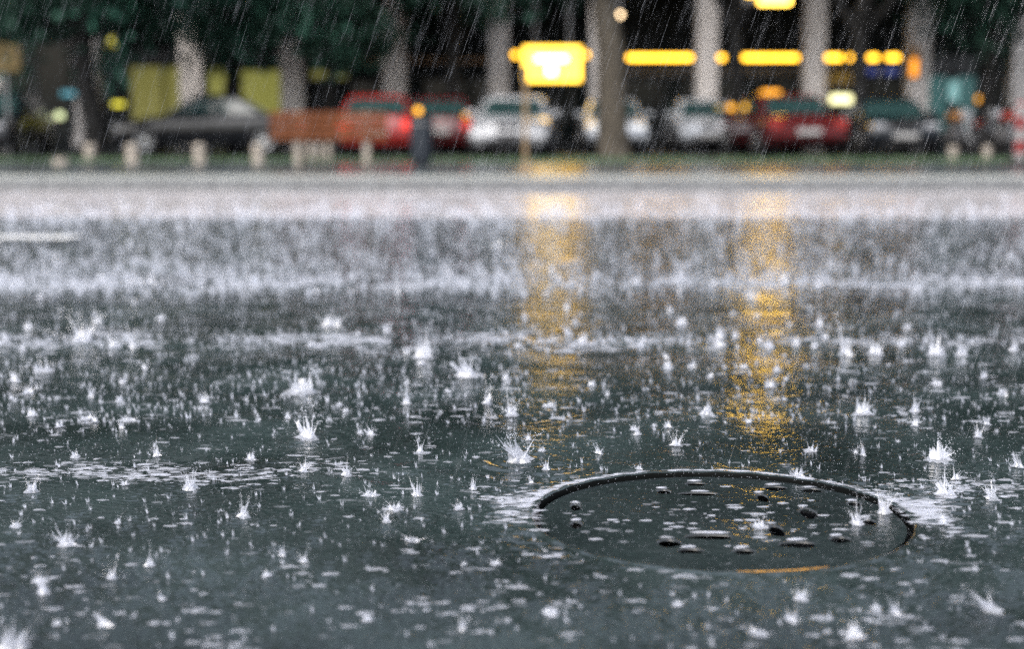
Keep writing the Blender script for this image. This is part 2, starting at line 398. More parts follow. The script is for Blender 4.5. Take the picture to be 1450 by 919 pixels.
refl_p = mat('painted_yellow_reflection', (.34, .17, .03), .3, noise=.5, nscale=60)  # yellow light's reflection on the front rim, painted on as a broken arc
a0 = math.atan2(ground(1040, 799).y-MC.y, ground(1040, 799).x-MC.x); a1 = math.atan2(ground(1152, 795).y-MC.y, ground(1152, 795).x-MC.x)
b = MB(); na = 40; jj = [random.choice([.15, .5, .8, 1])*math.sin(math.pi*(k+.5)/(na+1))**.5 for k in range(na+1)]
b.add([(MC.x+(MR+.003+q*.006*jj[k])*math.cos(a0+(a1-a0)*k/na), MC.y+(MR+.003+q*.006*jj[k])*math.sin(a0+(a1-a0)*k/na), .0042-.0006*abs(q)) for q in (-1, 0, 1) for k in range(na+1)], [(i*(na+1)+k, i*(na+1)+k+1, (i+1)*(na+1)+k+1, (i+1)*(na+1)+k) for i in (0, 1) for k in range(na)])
b.build('rim_painted_reflection', refl_p, road)

# =================================================================== building with arcade
YP, YS = 37.0, 40.6
pill = mat('pillar_stone', (.50, .47, .45), .6, noise=.18, nscale=4, bump=.004, bscale=25)
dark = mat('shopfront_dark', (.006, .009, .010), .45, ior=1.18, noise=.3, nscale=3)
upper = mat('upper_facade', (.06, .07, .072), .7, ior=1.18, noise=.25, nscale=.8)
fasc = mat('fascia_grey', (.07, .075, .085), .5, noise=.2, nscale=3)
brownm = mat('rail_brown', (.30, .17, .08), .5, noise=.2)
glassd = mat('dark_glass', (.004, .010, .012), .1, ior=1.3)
frame_m = mat('frame_metal', (.05, .055, .06), .4, ior=1.18, metal=.4)
bld = empty('arcade_building', (0, YP, KZ), 0, 'long dark building with pale stone pillars in front of a shop arcade', 'building')
BZ = KZ
def bpart(name, m, fn, smooth=False, parent=None):
    b = MB(); fn(b); o = b.build(name, m, parent or bld, smooth); 
    if parent is None: o.location = (0, -YP, -KZ)
    return o
bpart('upper_wall', upper, lambda b: b.box((0, YP+7, 11.2), (120, 14.6, 13)))
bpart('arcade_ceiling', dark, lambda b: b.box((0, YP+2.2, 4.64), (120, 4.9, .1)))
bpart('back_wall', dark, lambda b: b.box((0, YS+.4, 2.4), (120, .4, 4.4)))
bpart('beam', fasc, lambda b: b.box((0, YP, 4.46), (120, .7, .4), bev=.03))
bpart('step', gmat, lambda b: b.box((0, YP+1.6, KZ+.05), (120, 4.6, .12), bev=.02))
sp = 146.0*YP/F
pxs = [-17+146*i for i in range(-3, 14)]
pxs = [ -310, -164, -5, 128, 275, 416, 560, 707, 848, 999, 1150, 1296, 1441, 1588, 1734]
p0 = None
for px in pxs:
    wpx = 32 if px < 600 else 28
    b = MB(); w = wpx*YP/F; b.box((0, 0, 2.25), (w, w, 4.1), bev=.05); b.box((0, 0, .34), (w+.12, w+.12, .34), bev=.03); b.box((0, 0, 4.18), (w+.14, w+.14, .18), bev=.03)
    o = b.build('pillar', pill, bld); o.location = (X(px, YP), 0, -KZ)
# shop fronts: one framed window per bay
def emat(name, c, s, base=None): return mat(name, base or tuple(min(.8, x*.5) for x in c), .4, emit=c, estr=s)
lit_y = emat('lit_window_yellow', (.55, .54, .13), .13)
lit_y2 = emat('lit_window_olive', (.45, .42, .11), .11)
lit_t = emat('lit_window_teal', (.10, .30, .30), .09)
lit_c = emat('lit_panel_cyan', (.35, .8, .85), .55)
def window(x0, x1, y0, y1, m, Y=YS, fr_=.05):
    a = at(x0, y1, Y); c = at(x1, y0, Y)
    b = MB(); cx, cz_ = (a.x+c.x)/2, (a.z+c.z)/2; w, h = c.x-a.x, c.z-a.z
    for (dx, dz, ww, hh) in [(0, h/2, w+fr_*2, fr_), (0, -h/2, w+fr_*2, fr_), (-w/2-fr_/2, 0, fr_, h-fr_), (w/2+fr_/2, 0, fr_, h-fr_)]:
        b.box((cx+dx, Y+.12, cz_+dz), (ww, .1, hh))
    o = b.build('shop_window', frame_m, bld); o.location = (0, -YP, -KZ)
    b = MB(); b.box((cx, Y+.165, cz_), (w+.01, .03, h-.02)); g_ = b.build('pane', m, o)
    return o
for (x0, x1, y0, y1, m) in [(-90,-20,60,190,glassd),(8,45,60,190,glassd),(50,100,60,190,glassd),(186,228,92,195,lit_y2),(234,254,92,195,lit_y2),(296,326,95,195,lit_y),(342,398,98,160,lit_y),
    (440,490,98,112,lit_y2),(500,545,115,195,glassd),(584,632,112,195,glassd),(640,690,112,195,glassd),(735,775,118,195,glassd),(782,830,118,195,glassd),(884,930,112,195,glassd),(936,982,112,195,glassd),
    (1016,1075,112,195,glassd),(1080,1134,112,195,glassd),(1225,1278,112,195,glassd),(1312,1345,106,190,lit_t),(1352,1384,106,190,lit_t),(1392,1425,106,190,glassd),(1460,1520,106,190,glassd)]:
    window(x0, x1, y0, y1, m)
def band(x0, x1, y0, y1, m, name, Y=YS-.05, t=.12):
    a = at(x0, y1, Y); c = at(x1, y0, Y)
    return bpart(name, m, lambda b: b.box(((a.x+c.x)/2, Y, (a.z+c.z)/2), (c.x-a.x, t, c.z-a.z), bev=.01))
band(160, 400, 70, 90, fasc, 'fascia'); band(880, 1285, 91, 107, fasc, 'fascia', Y=YS-.12); band(1308, 1384, 78, 104, fasc, 'fascia')
band(500, 735, 82, 88, brownm, 'rail'); band(430, 545, 60, 80, fasc, 'fascia', Y=YS-.03)

# lit tubes under the arcade
ycol = (1.0, .50, .03)
tube_m = emat('yellow_tube', ycol, 2.6); metal = mat('steel', (.25, .25, .26), .35, metal=.8)
def tubelight(x0, x1, py, Y, label, thick=.07, m=None):
    a = at(x0, py, Y); c = at(x1, py, Y)
    e = empty('strip_light', ((a.x+c.x)/2, Y, a.z), 0, label, 'strip light', 'yellow strip lights above the shop fronts'); w = c.x-a.x
    part('tube', m or tube_m, e, lambda b: b.tube([(-w/2, 0, 0), (-w/2+.02, 0, 0), (w/2-.02, 0, 0), (w/2, 0, 0)], [thick*.6, thick, thick, thick*.6], 10), True)
    part('housing', metal, e, lambda b: b.box((0, .13, .02), (w+.04, .1, thick*2.2), bev=.01))
    return e
bays = [(889,980),(1018,1026),(1045,1130),(1166,1192),(1202,1210),(1230,1243),(1256,1273)]
YL = 39.6
tubelight(726, 734, 77, YL, 'short yellow strip light showing beside the lit yellow box sign, next to a pillar')
tubelight(828, 833, 77, YL, 'short yellow strip light showing between the lit yellow box sign and the tree trunk')
names = ['long yellow strip light between the thick leaning trunk and a pillar', 'short yellow lamp just beyond the pillar, beside a long strip light', 'long yellow strip light above the red taxi',
    'short yellow strip light above the small white lit panel', 'tiny yellow lamp at the end of the strip light over the white lit panel', 'small yellow lamp above a small blue panel, away from the pillar', 'small yellow lamp above a small blue panel, next to the pillar']
for (x0, x1), nmz in zip(bays, names): tubelight(x0, x1, 81, YL, nmz)
blue_m = emat('blue_panel', (.05, .09, .45), .14)
for (x0, x1, lb) in [(1228, 1241, 'small blue panel under the strip lights, farther from the pillar'), (1252, 1270, 'small blue panel under the strip lights, close to the pillar with the orange sign')]:
    a = at(x0, 105, YS-.2); c = at(x1, 95, YS-.2)
    e = empty('blue_panel', ((a.x+c.x)/2, YS-.2, a.z), 0, lb, 'sign', 'small blue panels')
    w_, h_ = c.x-a.x, c.z-a.z
    part('face', blue_m, e, lambda b: b.box((0, -.03, h_/2), (w_, .02, h_))); part('back_box', metal, e, lambda b: b.box((0, .01, h_/2), (w_+.03, .055, h_+.03)))

# big lit yellow box sign with white T-shaped mark
YSG = 35.4
a = at(740, 116, YSG); c = at(824, 64, YSG); w_, h_ = c.x-a.x, c.z-a.z
sg = empty('box_sign', ((a.x+c.x)/2, YSG, a.z), 0, 'large glowing yellow box sign with a white T-shaped mark in front of the pillars', 'sign')
sy = emat('sign_yellow', (1, .56, .05), 1.9); sw = emat('sign_white', (1, .93, .7), 2.2)
part('casing', metal, sg, lambda b: b.box((0, .08, h_/2), (w_, .18, h_), bev=.04))
part('face', sy, sg, lambda b: b.box((0, -.02, h_/2), (w_-.04, .03, h_-.04), bev=.012))
s = YSG/F
part('mark', sw, sg, lambda b: b.box((-.02, -.045, h_-.012*w_-(81-64)*s), (44*s, .016, 6*s), bev=.005))
part('mark', sw, sg, lambda b: b.box((-.02, -.045, h_-(98-64)*s), (12*s, .016, 12*s), bev=.005))
part('hanger', metal, sg, lambda b: b.tube([(-.4, .08, h_), (-.4, .08, 4.3-a.z+.0)], .025)); part('hanger', metal, sg, lambda b: b.tube([(.4, .08, h_), (.4, .08, 4.3-a.z)], .025))
part('hanger_bracket', metal, sg, lambda b: b.box((0, .9, 4.3-a.z), (1.0, 1.75, .06)))
# high lit yellow sign at the top edge
YT = 35.2; a = at(1044, 7, YT); c = at(1120, -30, YT); w_, h_ = c.x-a.x, c.z-a.z
hs2 = empty('box_sign', ((a.x+c.x)/2, YT, a.z), 0, 'high glowing yellow sign hanging at the facade above the long strip light', 'sign')
sy2 = emat('sign_yellow_high', (1, .60, .08), 6)
part('casing', metal, hs2, lambda b: b.box((0, .09, h_/2), (w_, .18, h_), bev=.03)); part('face', sy2, hs2, lambda b: b.box((.25, -.02, h_/2), (w_-.5, .03, h_-.05), bev=.012))
part('face', sy2, hs2, lambda b: b.box((-w_/2+.2, -.02, h_/2+.1), (.36, .03, h_-.25), bev=.012))
part('bracket', metal, hs2, lambda b: b.box((0, .85, h_*.7), (.1, 1.36, .1)))
# orange blade sign on the pillar
a = at(1289, 108, YP-.4); c = at(1299, 66, YP-.4)
bs = empty('blade_sign', ((a.x+c.x)/2, YP-.4, a.z), 0, 'narrow glowing orange vertical sign fixed to a pale pillar', 'sign'); h_ = c.z-a.z
part('face', emat('sign_orange', (1, .34, .015), .7), bs, lambda b: b.box((0, -.04, h_*.3), (.15, .03, h_*.6), bev=.01)); part('casing', brownm, bs, lambda b: b.box((.03, .04, h_/2), (.24, .12, h_+.05), bev=.02))
# yellow kiosk with white panel
YK = 38.6; a = at(1164, 200, YK); c = at(1214, 104, YK); w_ = c.x-a.x
kk = empty('kiosk', ((a.x+c.x)/2, YK, KZ+.11), 0, 'ochre kiosk with a glowing white panel standing behind the red taxi', 'kiosk')
och = mat('ochre_paint', (.36, .22, .03), .45, noise=.15); h_ = c.z-KZ-.11
part('cabinet', och, kk, lambda b: b.box((0, .3, h_/2), (w_, .6, h_), bev=.06)); part('niche', glassd, kk, lambda b: b.box((0, -.005, h_*.60), (w_*.72, .03, h_*.5)))
part('light_panel', emat('panel_white', (1, .95, .5), .9), kk, lambda b: b.box((.02, -.04, Z(140, YK)-KZ-.11), (30*YK/F, .05, 12*YK/F), bev=.03)); part('roof', och, kk, lambda b: b.box((0, .28, h_+.04), (w_+.08, .7, .1), bev=.03))
# lamp in the tree gap
a = at(878, 20, 33); lm = empty('globe_lamp', (a.x, 33, a.z), 0, 'small warm white round lamp among the dark leaves beside the thick trunk', 'lamp')
part('globe', emat('globe_white', (1, .72, .42), 3), lm, lambda b: b.lathe([(.01, -.055), (.04, -.04), (.055, 0), (.04, .04), (.01, .055)], 12), True)
part('cap', metal, lm, lambda b: b.lathe([(.03, .045), (.035, .08), (.01, .1)], 10)); part('arm', metal, lm, lambda b: b.tube([(0, 0, .09), (0, .3, .5), (0, 3.8, .75)], .018, 6))
# small lights and plates by the far pillar, left
def small_lamp(px, py, Y, wpx, hpx, c, s_, label, cat='lamp', name='lit_lamp'):
    p = at(px, py, Y); w, h = wpx*Y/F, hpx*Y/F
    e = empty(name, (p.x, Y, p.z-h/2), 0, label, cat)
    part('lens', emat(name+'_glow_%d' % px, c, s_), e, lambda b: b.box((0, -.03, h/2), (w, .04, h), bev=min(w, h)*.3)); part('housing', frame_m, e, lambda b: b.box((0, .04, h/2), (w+.06, .1, h+.06), bev=.02))
    d = KZ-(p.z-h/2)
    part('post', frame_m, e, lambda b: b.tube([(0, .08, d), (0, .08, h/2)], .03, 8))
small_lamp(123, 74, 35.6, 9, 20, (.55, 1, .72), .6, 'tall pale green lit signal standing before a half hidden pillar')
small_lamp(85, 163, 35.0, 11, 9, (.9, 1, .55), .5, 'small pale yellow lit lamp low beside the half hidden pillar')
small_lamp(168, 147, 36.0, 17, 6, (.9, .8, .06), .5, 'narrow lit yellow panel in front of the dark saloon bonnet')
small_lamp(158, 58, 36.2, 16, 14, (.75, .66, .1), .35, 'lit yellow square panel high in front of the yellow shop windows')
small_lamp(1387, 140, 34.5, 9, 9, (1, .42, .015), .6, 'round amber lamp standing behind the parked motorcycles')
small_lamp(97, 132, 36.3, 20, 7, (.15, .5, .62), .2, 'flat cyan lit plate beside the half hidden pillar')
small_lamp(1350, 128, 38.5, 14, 28, (.4, .8, .8), .17, 'pale cyan lit panel in front of the teal shop window')
# ochre plate on a pole at the left edge
p = at(6, 80, 31); e = empty('plate_sign', (p.x, 31, KZ-.008), 0, 'plain ochre square plate on a pole near a pillar', 'sign')
part('plate', mat('ochre_plate', (.07, .045, .004), .6, noise=.15), e, lambda b: b.box((0, 0, p.z-KZ), (44*31/F, .04, 40*31/F), bev=.01)); part('pole', metal, e, lambda b: b.tube([(0, .05, 0), (0, .05, p.z-KZ+.3)], .03, 8))
# slim pole on the footpath in front of the white saloon
g = ground(744, 246, KZ); pm_ = mat('pole_brown', (.16, .11, .06), .5, noise=.2)
e = empty('slim_pole', (g.x, g.y, KZ), 0, 'slim brown pole with a small collar at the kerb in front of the white saloon', 'pole')
part('shaft', pm_, e, lambda b: b.tube([(0, 0, 0), (0, 0, Z(100, g.y)-KZ)], .03, 10), True); part('base_collar', pm_, e, lambda b: b.lathe([(.07, 0), (.07, .05), (.045, .12), (.03, .13)], 12)); part('cap', pm_, e, lambda b: b.lathe([(.04, Z(100, g.y)-KZ-.02), (.04, Z(100, g.y)-KZ+.03), (.01, Z(100, g.y)-KZ+.06)], 10))

# =================================================================== cars
tyre = mat('tyre_rubber', (.015, .015, .016), .6, ior=1.18); rimm = mat('rim_alloy', (.38, .39, .4), .3, metal=.7)
cglass = mat('car_glass', (.015, .035, .035), .04, ior=1.5, coat=.3); trim = mat('black_trim', (.012, .012, .013), .4, ior=1.18)
lampw = mat('headlamp_glass', (.22, .23, .25), .1, ior=1.5, coat=.6); platew = mat('number_plate', (.24, .24, .24), .4); plated = mat('dark_plate', (.04, .04, .045), .4)
def paintm(n, c, metal_=0, coat=.7, cior=1.5): return mat(n, c, .22, ior=1.25, metal=metal_, coat=coat, cior=cior, noise=.06, nscale=3)
def car(name, label, pxc, Y, yaw, paint_, Wd=1.7, L=4.35, H=1.36, style='sedan', rear=False, tail=(.45, .012, .01), tail_e=0, amber=None, plate=None, head_e=0, group=None):
    """nose at -y locally; Y = distance of the end facing the road"""
    e = empty(name, (0, 0, KZ-.008), 0, label, 'car', group); hwid = Wd/2
    belt = .62*H+.05
    if style == 'sedan': st = [(0,.56,.78,.36),(.015,.66,.90,.24),(.08,.70*1.03,.965,.2),(.2,.82,.99,.2),(.29,belt-.02,1,.2),(.5,belt,1,.2),(.78,belt+.01,1,.2),(.9,belt-.0,.98,.22),(.97,belt-.05,.95,.24),(1,belt-.14,.86,.36)]; tA,tB,tC,tD = .27,.43,.68,.84
    else: st = [(0,.56,.78,.36),(.015,.66,.90,.24),(.08,.74,.965,.2),(.2,.84,.99,.2),(.27,belt-.02,1,.2),(.5,belt,1,.2),(.8,belt+.02,1,.2),(.93,belt+.01,.98,.22),(.985,belt-.04,.95,.24),(1,belt-.12,.88,.36)]; tA,tB,tC,tD = .25,.42,.84,.985
    def ring(t, zt, wf, zb):
        w = hwid*wf; y = (t-.5)*L
        half = [(0, zt+.015), (.5*w, zt+.008), (.80*w, zt-.005), (.96*w, zt-.075), (w, zt-.16), (.975*w, .44), (.90*w, zb+.04), (.8*w, zb), (0, zb)]
        return [(p[0], y, p[1]) for p in half]+[(-p[0], y, p[1]) for p in half[-2:0:-1]]
    body = part('body', paint_, e, lambda b: b.rings([ring(*s_) for s_ in st]), True)
    zb0 = belt-.06
    def rr(z, ya, yb, hw, c):
        pts = []
        for (sx, yy, sy) in [(1, ya, 1), (1, yb, -1), (-1, yb, -1), (-1, ya, 1)]:
            q = [(sx*hw, yy+sy*c), (sx*(hw-c*.3), yy+sy*c*.3), (sx*(hw-c), yy)]
            if (sx, sy) in [(1, 1), (-1, -1)]: q = q[::-1]
            pts += [(p[0], p[1], z) for p in q]
        return pts
    yA, yB, yC, yD = [(t-.5)*L for t in (tA, tB, tC, tD)]
    b0, r0 = .93*hwid, .70*hwid
    part('roof', paint_, e, lambda b: b.rings([rr(zb0, yA, yD, b0, .1), rr(H-.07, yB-.02, yC+.02, r0+.03, .12), rr(H-.015, yB+.08, yC-.06, r0-.05, .12), rr(H, yB+.25, yC-.25, r0-.2, .12)]), True)
    # glass panels a few mm proud of the cabin
    def gl(name_, q):
        c_ = sum((Vector(p) for p in q), Vector())/4; nrm = (Vector(q[1])-Vector(q[0])).cross(Vector(q[3])-Vector(q[0])).normalized()
        if nrm.dot(c_-Vector((0, (yA+yD)/2, .8))) < 0: nrm = -nrm
        b = MB(); o_ = [Vector(p)+nrm*.014 for p in q]; i_ = [Vector(p)-nrm*.02 for p in q]
        b.rings([i_, o_]); return b.build(name_, cglass, e)
    z0, z1 = belt+.0, H-.1
    def lerp(z): return (z-zb0)/(H-.07-zb0)
    def yw(z, a_, b_): return a_+(b_-a_)*lerp(z)
    def hw_(z): return b0+(r0+.03-b0)*lerp(z)
    gl('windscreen', [(-hw_(z0)+.1, yw(z0, yA, yB-.02), z0+.02), (hw_(z0)-.1, yw(z0, yA, yB-.02), z0+.02), (hw_(z1)-.1, yw(z1, yA, yB-.02), z1), (-hw_(z1)+.1, yw(z1, yA, yB-.02), z1)])
    gl('rear_window', [(-hw_(z0)+.1, yw(z0, yD, yC+.02), z0+.03), (hw_(z0)-.1, yw(z0, yD, yC+.02), z0+.03), (hw_(z1)-.1, yw(z1, yD, yC+.02), z1), (-hw_(z1)+.1, yw(z1, yD, yC+.02), z1)])
    ym = (yB+yC)/2-.05
    for sx in (-1, 1):
        gl('side_window', [(sx*hw_(z0), yw(z0, yA, yB)+.16, z0+.02), (sx*hw_(z0), ym-.03, z0+.02), (sx*hw_(z1), ym-.03, z1), (sx*hw_(z1), yw(z1, yA, yB)+.14, z1)])
        gl('side_window', [(sx*hw_(z0), ym+.03, z0+.02), (sx*hw_(z0), yw(z0, yD, yC)-.16, z0+.02), (sx*hw_(z1), yw(z1, yD, yC)-.14, z1), (sx*hw_(z1), ym+.03, z1)])
        part('mirror', paint_, e, lambda b: b.box((sx*(hwid+.06), yA+.28, belt+.06), (.17, .09, .12), bev=.03))
        for ty in (.17, .80):
            wl = part('wheel', tyre, e, lambda b: b.lathe([(.2, -.1), (.29, -.1), (.31, -.07), (.31, .07), (.29, .1), (.2, .1)], 20, axis='x'), True)
            wl.location = (sx*(hwid-.085), (ty-.5)*L, .31); part('rim', rimm, wl, lambda b: b.lathe([(.04, sx*.108), (.12, sx*.095), (.19, sx*.105), (.2, sx*.06)], 16, axis='x'), True)
        hl = mat(name+'_headlamp', (.6, .62, .64), .1, coat=1, emit=(1, .95, .85), estr=head_e*.5) if head_e else lampw
        part('headlight', hl, e, lambda b: b.box((sx*hwid*.66, -.488*L, .62), (hwid*.36, .1, .13), bev=.035))
        tl = mat(name+'_tail', tail, .15, coat=1, emit=(1, .03, .01), estr=tail_e*.4) if tail_e else mat(name+'_tail', tail, .15, coat=1)
        part('tail_light', tl, e, lambda b: b.box((sx*hwid*.78, .492*L, belt-.19), (hwid*.3, .1, .2), bev=.03))
    part('grille', trim, e, lambda b: b.box((0, -.494*L, .61), (hwid*.6, .08, .11), bev=.015))
    part('front_bumper', paint_, e, lambda b: b.box((0, -.49*L, .41), (Wd*.93, .22, .16), bev=.06), True); part('rear_bumper', paint_, e, lambda b: b.box((0, .49*L, .44), (Wd*.93, .2, .18), bev=.06), True)
    part('air_intake', trim, e, lambda b: b.box((0, -.5*L, .27), (Wd*.6, .12, .1), bev=.02))
    pl = {'white': platew, 'dark': plated, None: platew}[plate]
    if rear: part('number_plate', pl, e, lambda b: b.box((0, .5*L+.09, .52), (.5, .02, .11)))
    else: part('number_plate', pl, e, lambda b: b.box((0, -.5*L-.1, .43), (.5, .02, .11)))
    if amber:
        part('indicator', mat(name+'_amber', (.6, .3, .02), .2, emit=(1, .42, .015), estr=amber[3]*.45), e, lambda b: b.box((amber[0]*hwid*(-1 if rear else 1), (.5 if rear else -.5)*L, amber[2]), (amber[1], .12, amber[1]), bev=.03))
    cz_ = math.cos(yaw); yaw2 = yaw+(math.pi if rear else 0)
    e.rotation_euler = (0, 0, yaw2)
    ext = abs(L/2*math.cos(yaw))+abs(Wd/2*math.sin(yaw))
    e.location.x = X(pxc, Y+ext*.3); e.location.y = Y+ext
    return e
black = paintm('paint_black', (.003, .004, .006), 0, 1, 1.4); white = paintm('paint_white', (.38, .39, .41)); silver = paintm('paint_silver', (.36, .38, .41), .3)
red = paintm('paint_red', (.17, .010, .008)); dred = paintm('paint_dark_red', (.055, .004, .005)); navy = paintm('paint_navy', (.004, .006, .009), 0, 1, 1.27)
car('dark_saloon', 'dark saloon parked sideways behind the stone bollards, pale sky sheen on its roof', 288, 31.6, R(-84), black, 1.72, 4.0, 1.30)
car('black_car', 'black car mostly cut off beside the ochre plate sign', -42, 30.5, R(4), black, 1.74, 4.3, 1.4)
car('red_hatchback', 'bright red hatchback parked nose-in behind the wooden bench', 529, 30.3, R(3), red, 1.68, 3.9, 1.27, 'hatch', rear=True, tail_e=.6, amber=(1.02, .13, .93, 1.7), tail=(.6, .02, .01))
car('maroon_car', 'dark maroon car half hidden behind the litter bin, amber indicator lit', 622, 32.0, R(0), dred, 1.62, 4.1, 1.26, 'hatch', rear=True, tail_e=.12, amber=(.75, .12, .84, .5), plate='white')
car('white_saloon', 'white saloon facing the road behind the slim brown pole, dark number plate', 730, 30.2, R(-4), white, 1.70, 4.4, 1.27, plate='dark')
car('silver_car', 'pale silver car facing the road, half hidden by the thick leaning trunk', 872, 32.8, R(0), silver, 1.48, 4.1, 1.26, plate='dark', head_e=.35)
car('white_hatchback', 'small whitish hatchback facing the road between the trunk and the red taxi', 997, 34.0, R(2), silver, 1.38, 2.6, 1.26, 'hatch', plate='white')
car('maroon_hatchback', 'maroon hatchback tucked behind the red taxi with an amber light', 1072, 33.4, R(0), dred, 1.6, 3.9, 1.24, 'hatch', rear=True, tail=(.12, .006, .005), amber=(-.86, .15, 1.02, 1.2))
tx = car('red_taxi', 'dark red taxi parked nose-in with a lit amber roof lamp and white number plate', 1124, 29.8, R(5), dred, 1.72, 4.3, 1.29, rear=True, tail=(.2, .008, .006), tail_e=0)
part('roof_lamp', emat('taxi_amber', (1, .4, .03), .6), tx, lambda b: b.box((.25, .1, 1.33), (.42, .18, .10), bev=.05))
car('black_hatchback', 'black car facing the road beside the pillar with the orange sign', 1279, 30.6, R(-3), navy, 1.62, 4.2, 1.24, plate='white')

# =================================================================== bench, bollards, bin, posts
wood = mat('bench_wood', (.105, .038, .017), .45, ior=1.18, noise=.3, nscale=6); conc2 = mat('pale_concrete', (.22, .195, .165), .6, noise=.2, nscale=12)
gb = ground(466, 234, KZ); Yb = gb.y; sb = Yb/F; bw = 165*sb
bn = empty('park_bench', (gb.x, Yb, KZ), 0, 'brown wooden slatted bench seen from behind on pale concrete supports', 'bench')
zt = Z(157, Yb)-KZ; zl = Z(199, Yb)-KZ; nsl = 4; sh = (zt-zl)/nsl
for i in range(nsl):
    o = part('back_slat', wood, bn, lambda b: b.box((0, 0, 0), (bw, .035, sh*.86), bev=.008)); o.location = (0, -.06+.03*(i/3), zl+sh*(i+.5)); o.rotation_euler = (R(7), 0, 0)
for i in range(4):
    o = part('seat_slat', wood, bn, lambda b: b.box((0, 0, 0), (bw, .1, .035), bev=.008)); o.location = (0, .06+i*.115, .42)
for sx in (-.27, .32):
    part('support', conc2, bn, lambda b: (b.box((sx*bw, .2, .2), (.1, .46, .4), bev=.02), b.box((sx*bw, .0, .62), (.07, .06, .5), bev=.015)))
def bollard(px, py, wpx, hpx, label, group='short stone bollards'):
    g = ground(px, py, KZ); r = wpx*g.y/F/2; h = hpx*g.y/F
    e = empty('stone_bollard', (g.x, g.y, KZ-.008), 0, label, 'bollard', group)
    part('shaft', conc2, e, lambda b: b.lathe([(r*1.05, 0), (r, .03), (r*.95, h*.7), (r*.8, h*.74)], 14), True); part('cap', conc2, e, lambda b: b.lathe([(r*.8, h*.74), (r*1.02, h*.78), (r*1.0, h*.9), (r*.75, h), (r*.1, h*1.03)], 14), True)
bollard(188, 230, 19, 27, 'short stone bollard below the nose of the dark saloon')
bollard(283, 229, 18, 26, 'short stone bollard below the door of the dark saloon')
bollard(366, 230, 18, 27, 'short stone bollard below the rear wheel of the dark saloon')
bollard(128, 227, 17, 24, 'short stone bollard in front of the half hidden pillar')
bollard(86, 232, 22, 9, 'very low stone block near the half hidden pillar')
bollard(1349, 226, 13, 20, 'short thin stone bollard in front of the parked motorcycles, beside the black car')
bollard(1397, 226, 13, 20, 'short thin stone bollard in front of the parked motorcycles, near the striped post')
for px_ in (439, 452, 466): bollard(px_, 228, 8, 26, 'thin pale post, one of three behind the wooden bench', 'thin pale posts')
g = ground(597, 234, KZ); bm_ = mat('bin_dark', (.018, .022, .028), .4, ior=1.18, noise=.2)
e = empty('litter_bin', (g.x, g.y, KZ), 0, 'tall dark litter bin standing beside the wooden bench', 'litter bin'); hb = Z(163, g.y)-KZ
part('body', bm_, e, lambda b: b.lathe([(.14, .06), (.17, .08), (.19, hb*.8), (.185, hb*.82)], 18), True); part('lid', bm_, e, lambda b: b.lathe([(.17, hb*.86), (.2, hb*.88), (.19, hb*.95), (.05, hb)], 18), True)
part('foot', bm_, e, lambda b: b.lathe([(.12, 0), (.12, .07)], 14)); part('rim', metal, e, lambda b: b.lathe([(.175, hb*.81), (.2, hb*.82), (.2, hb*.85), (.16, hb*.87)], 18))
# red and white post at the right edge
g = ground(1443, 232, KZ); e = empty('striped_post', (g.x, g.y, KZ-.004), 0, 'red and white striped post beside the motorcycles', 'post'); hh = Z(148, g.y)-KZ
rm = mat('post_red', (.16, .012, .012), .5); wm = mat('post_white', (.20, .19, .19), .5)
for i in range(5): part('stripe', rm if i % 2 else wm, e, lambda b: b.lathe([(.085, hh*i/5), (.085, hh*(i+1)/5-.002)], 14), True)
part('base', trim, e, lambda b: b.lathe([(.17, 0), (.17, .04), (.09, .08)], 14)); part('cap', rm, e, lambda b: b.lathe([(.08, hh), (.06, hh+.05), (.01, hh+.06)], 14))
# motorcycles
def moto(px, Y, yaw, pm, label):
    e = empty('motorcycle', (X(px, Y), Y, KZ-.008), yaw, label, 'motorcycle', 'parked motorcycles')
    for yy in (-.66, .62):
        w_ = part('wheel', tyre, e, lambda b: b.lathe([(.22, -.05), (.29, -.05), (.31, 0), (.29, .05), (.22, .05)], 18, axis='x'), True); w_.location = (0, yy, .31)
        part('rim', rimm, w_, lambda b: b.lathe([(.03, -.06), (.05, -.03), (.2, -.02), (.2, .02), (.05, .03), (.03, .06)], 14, axis='x'))
    part('tank', pm, e, lambda b: b.rings([[(math.cos(a_)*w__, y, z+math.sin(a_)*h__) for a_ in [k*math.pi/5 for k in range(10)]] for (y, z, w__, h__) in [(-.36, .8, .06, .06), (-.28, .84, .14, .12), (0, .82, .15, .12), (.12, .77, .09, .07)]]), True)
    part('seat', trim, e, lambda b: b.rings([[(x_, y, z_) for (x_, z_) in [(-.11, z), (.11, z), (.12, z-.07), (-.12, z-.07)]] for (y, z) in [(.08, .79), (.35, .77), (.62, .84), (.78, .9)]]), True)
    part('engine', metal, e, lambda b: (b.box((0, -.05, .42), (.26, .42, .3), bev=.05), b.box((0, -.1, .62), (.2, .2, .14), bev=.03)))
    part('fork', rimm, e, lambda b: [b.tube([(sx, -.66, .31), (sx, -.38, .98)], .025, 8) for sx in (-.08, .08)])
    part('handlebar', trim, e, lambda b: b.tube([(-.38, -.26, 1.02), (-.2, -.36, 1.03), (.2, -.36, 1.03), (.38, -.26, 1.02)], .018, 8))
    part('headlamp', lampw, e, lambda b: b.lathe([(.03, -.54), (.09, -.52), (.1, -.44), (.04, -.38)], 14, axis='y', c=(0, 0, .86))); part('mudguard', pm, e, lambda b: b.tube([(0, .98, .5), (0, .82, .68), (0, .6, .72)], .06, 8), True)
    part('exhaust', rimm, e, lambda b: b.tube([(.15, -.1, .3), (.17, .3, .28), (.19, .85, .36)], [.03, .04, .05], 10), True)
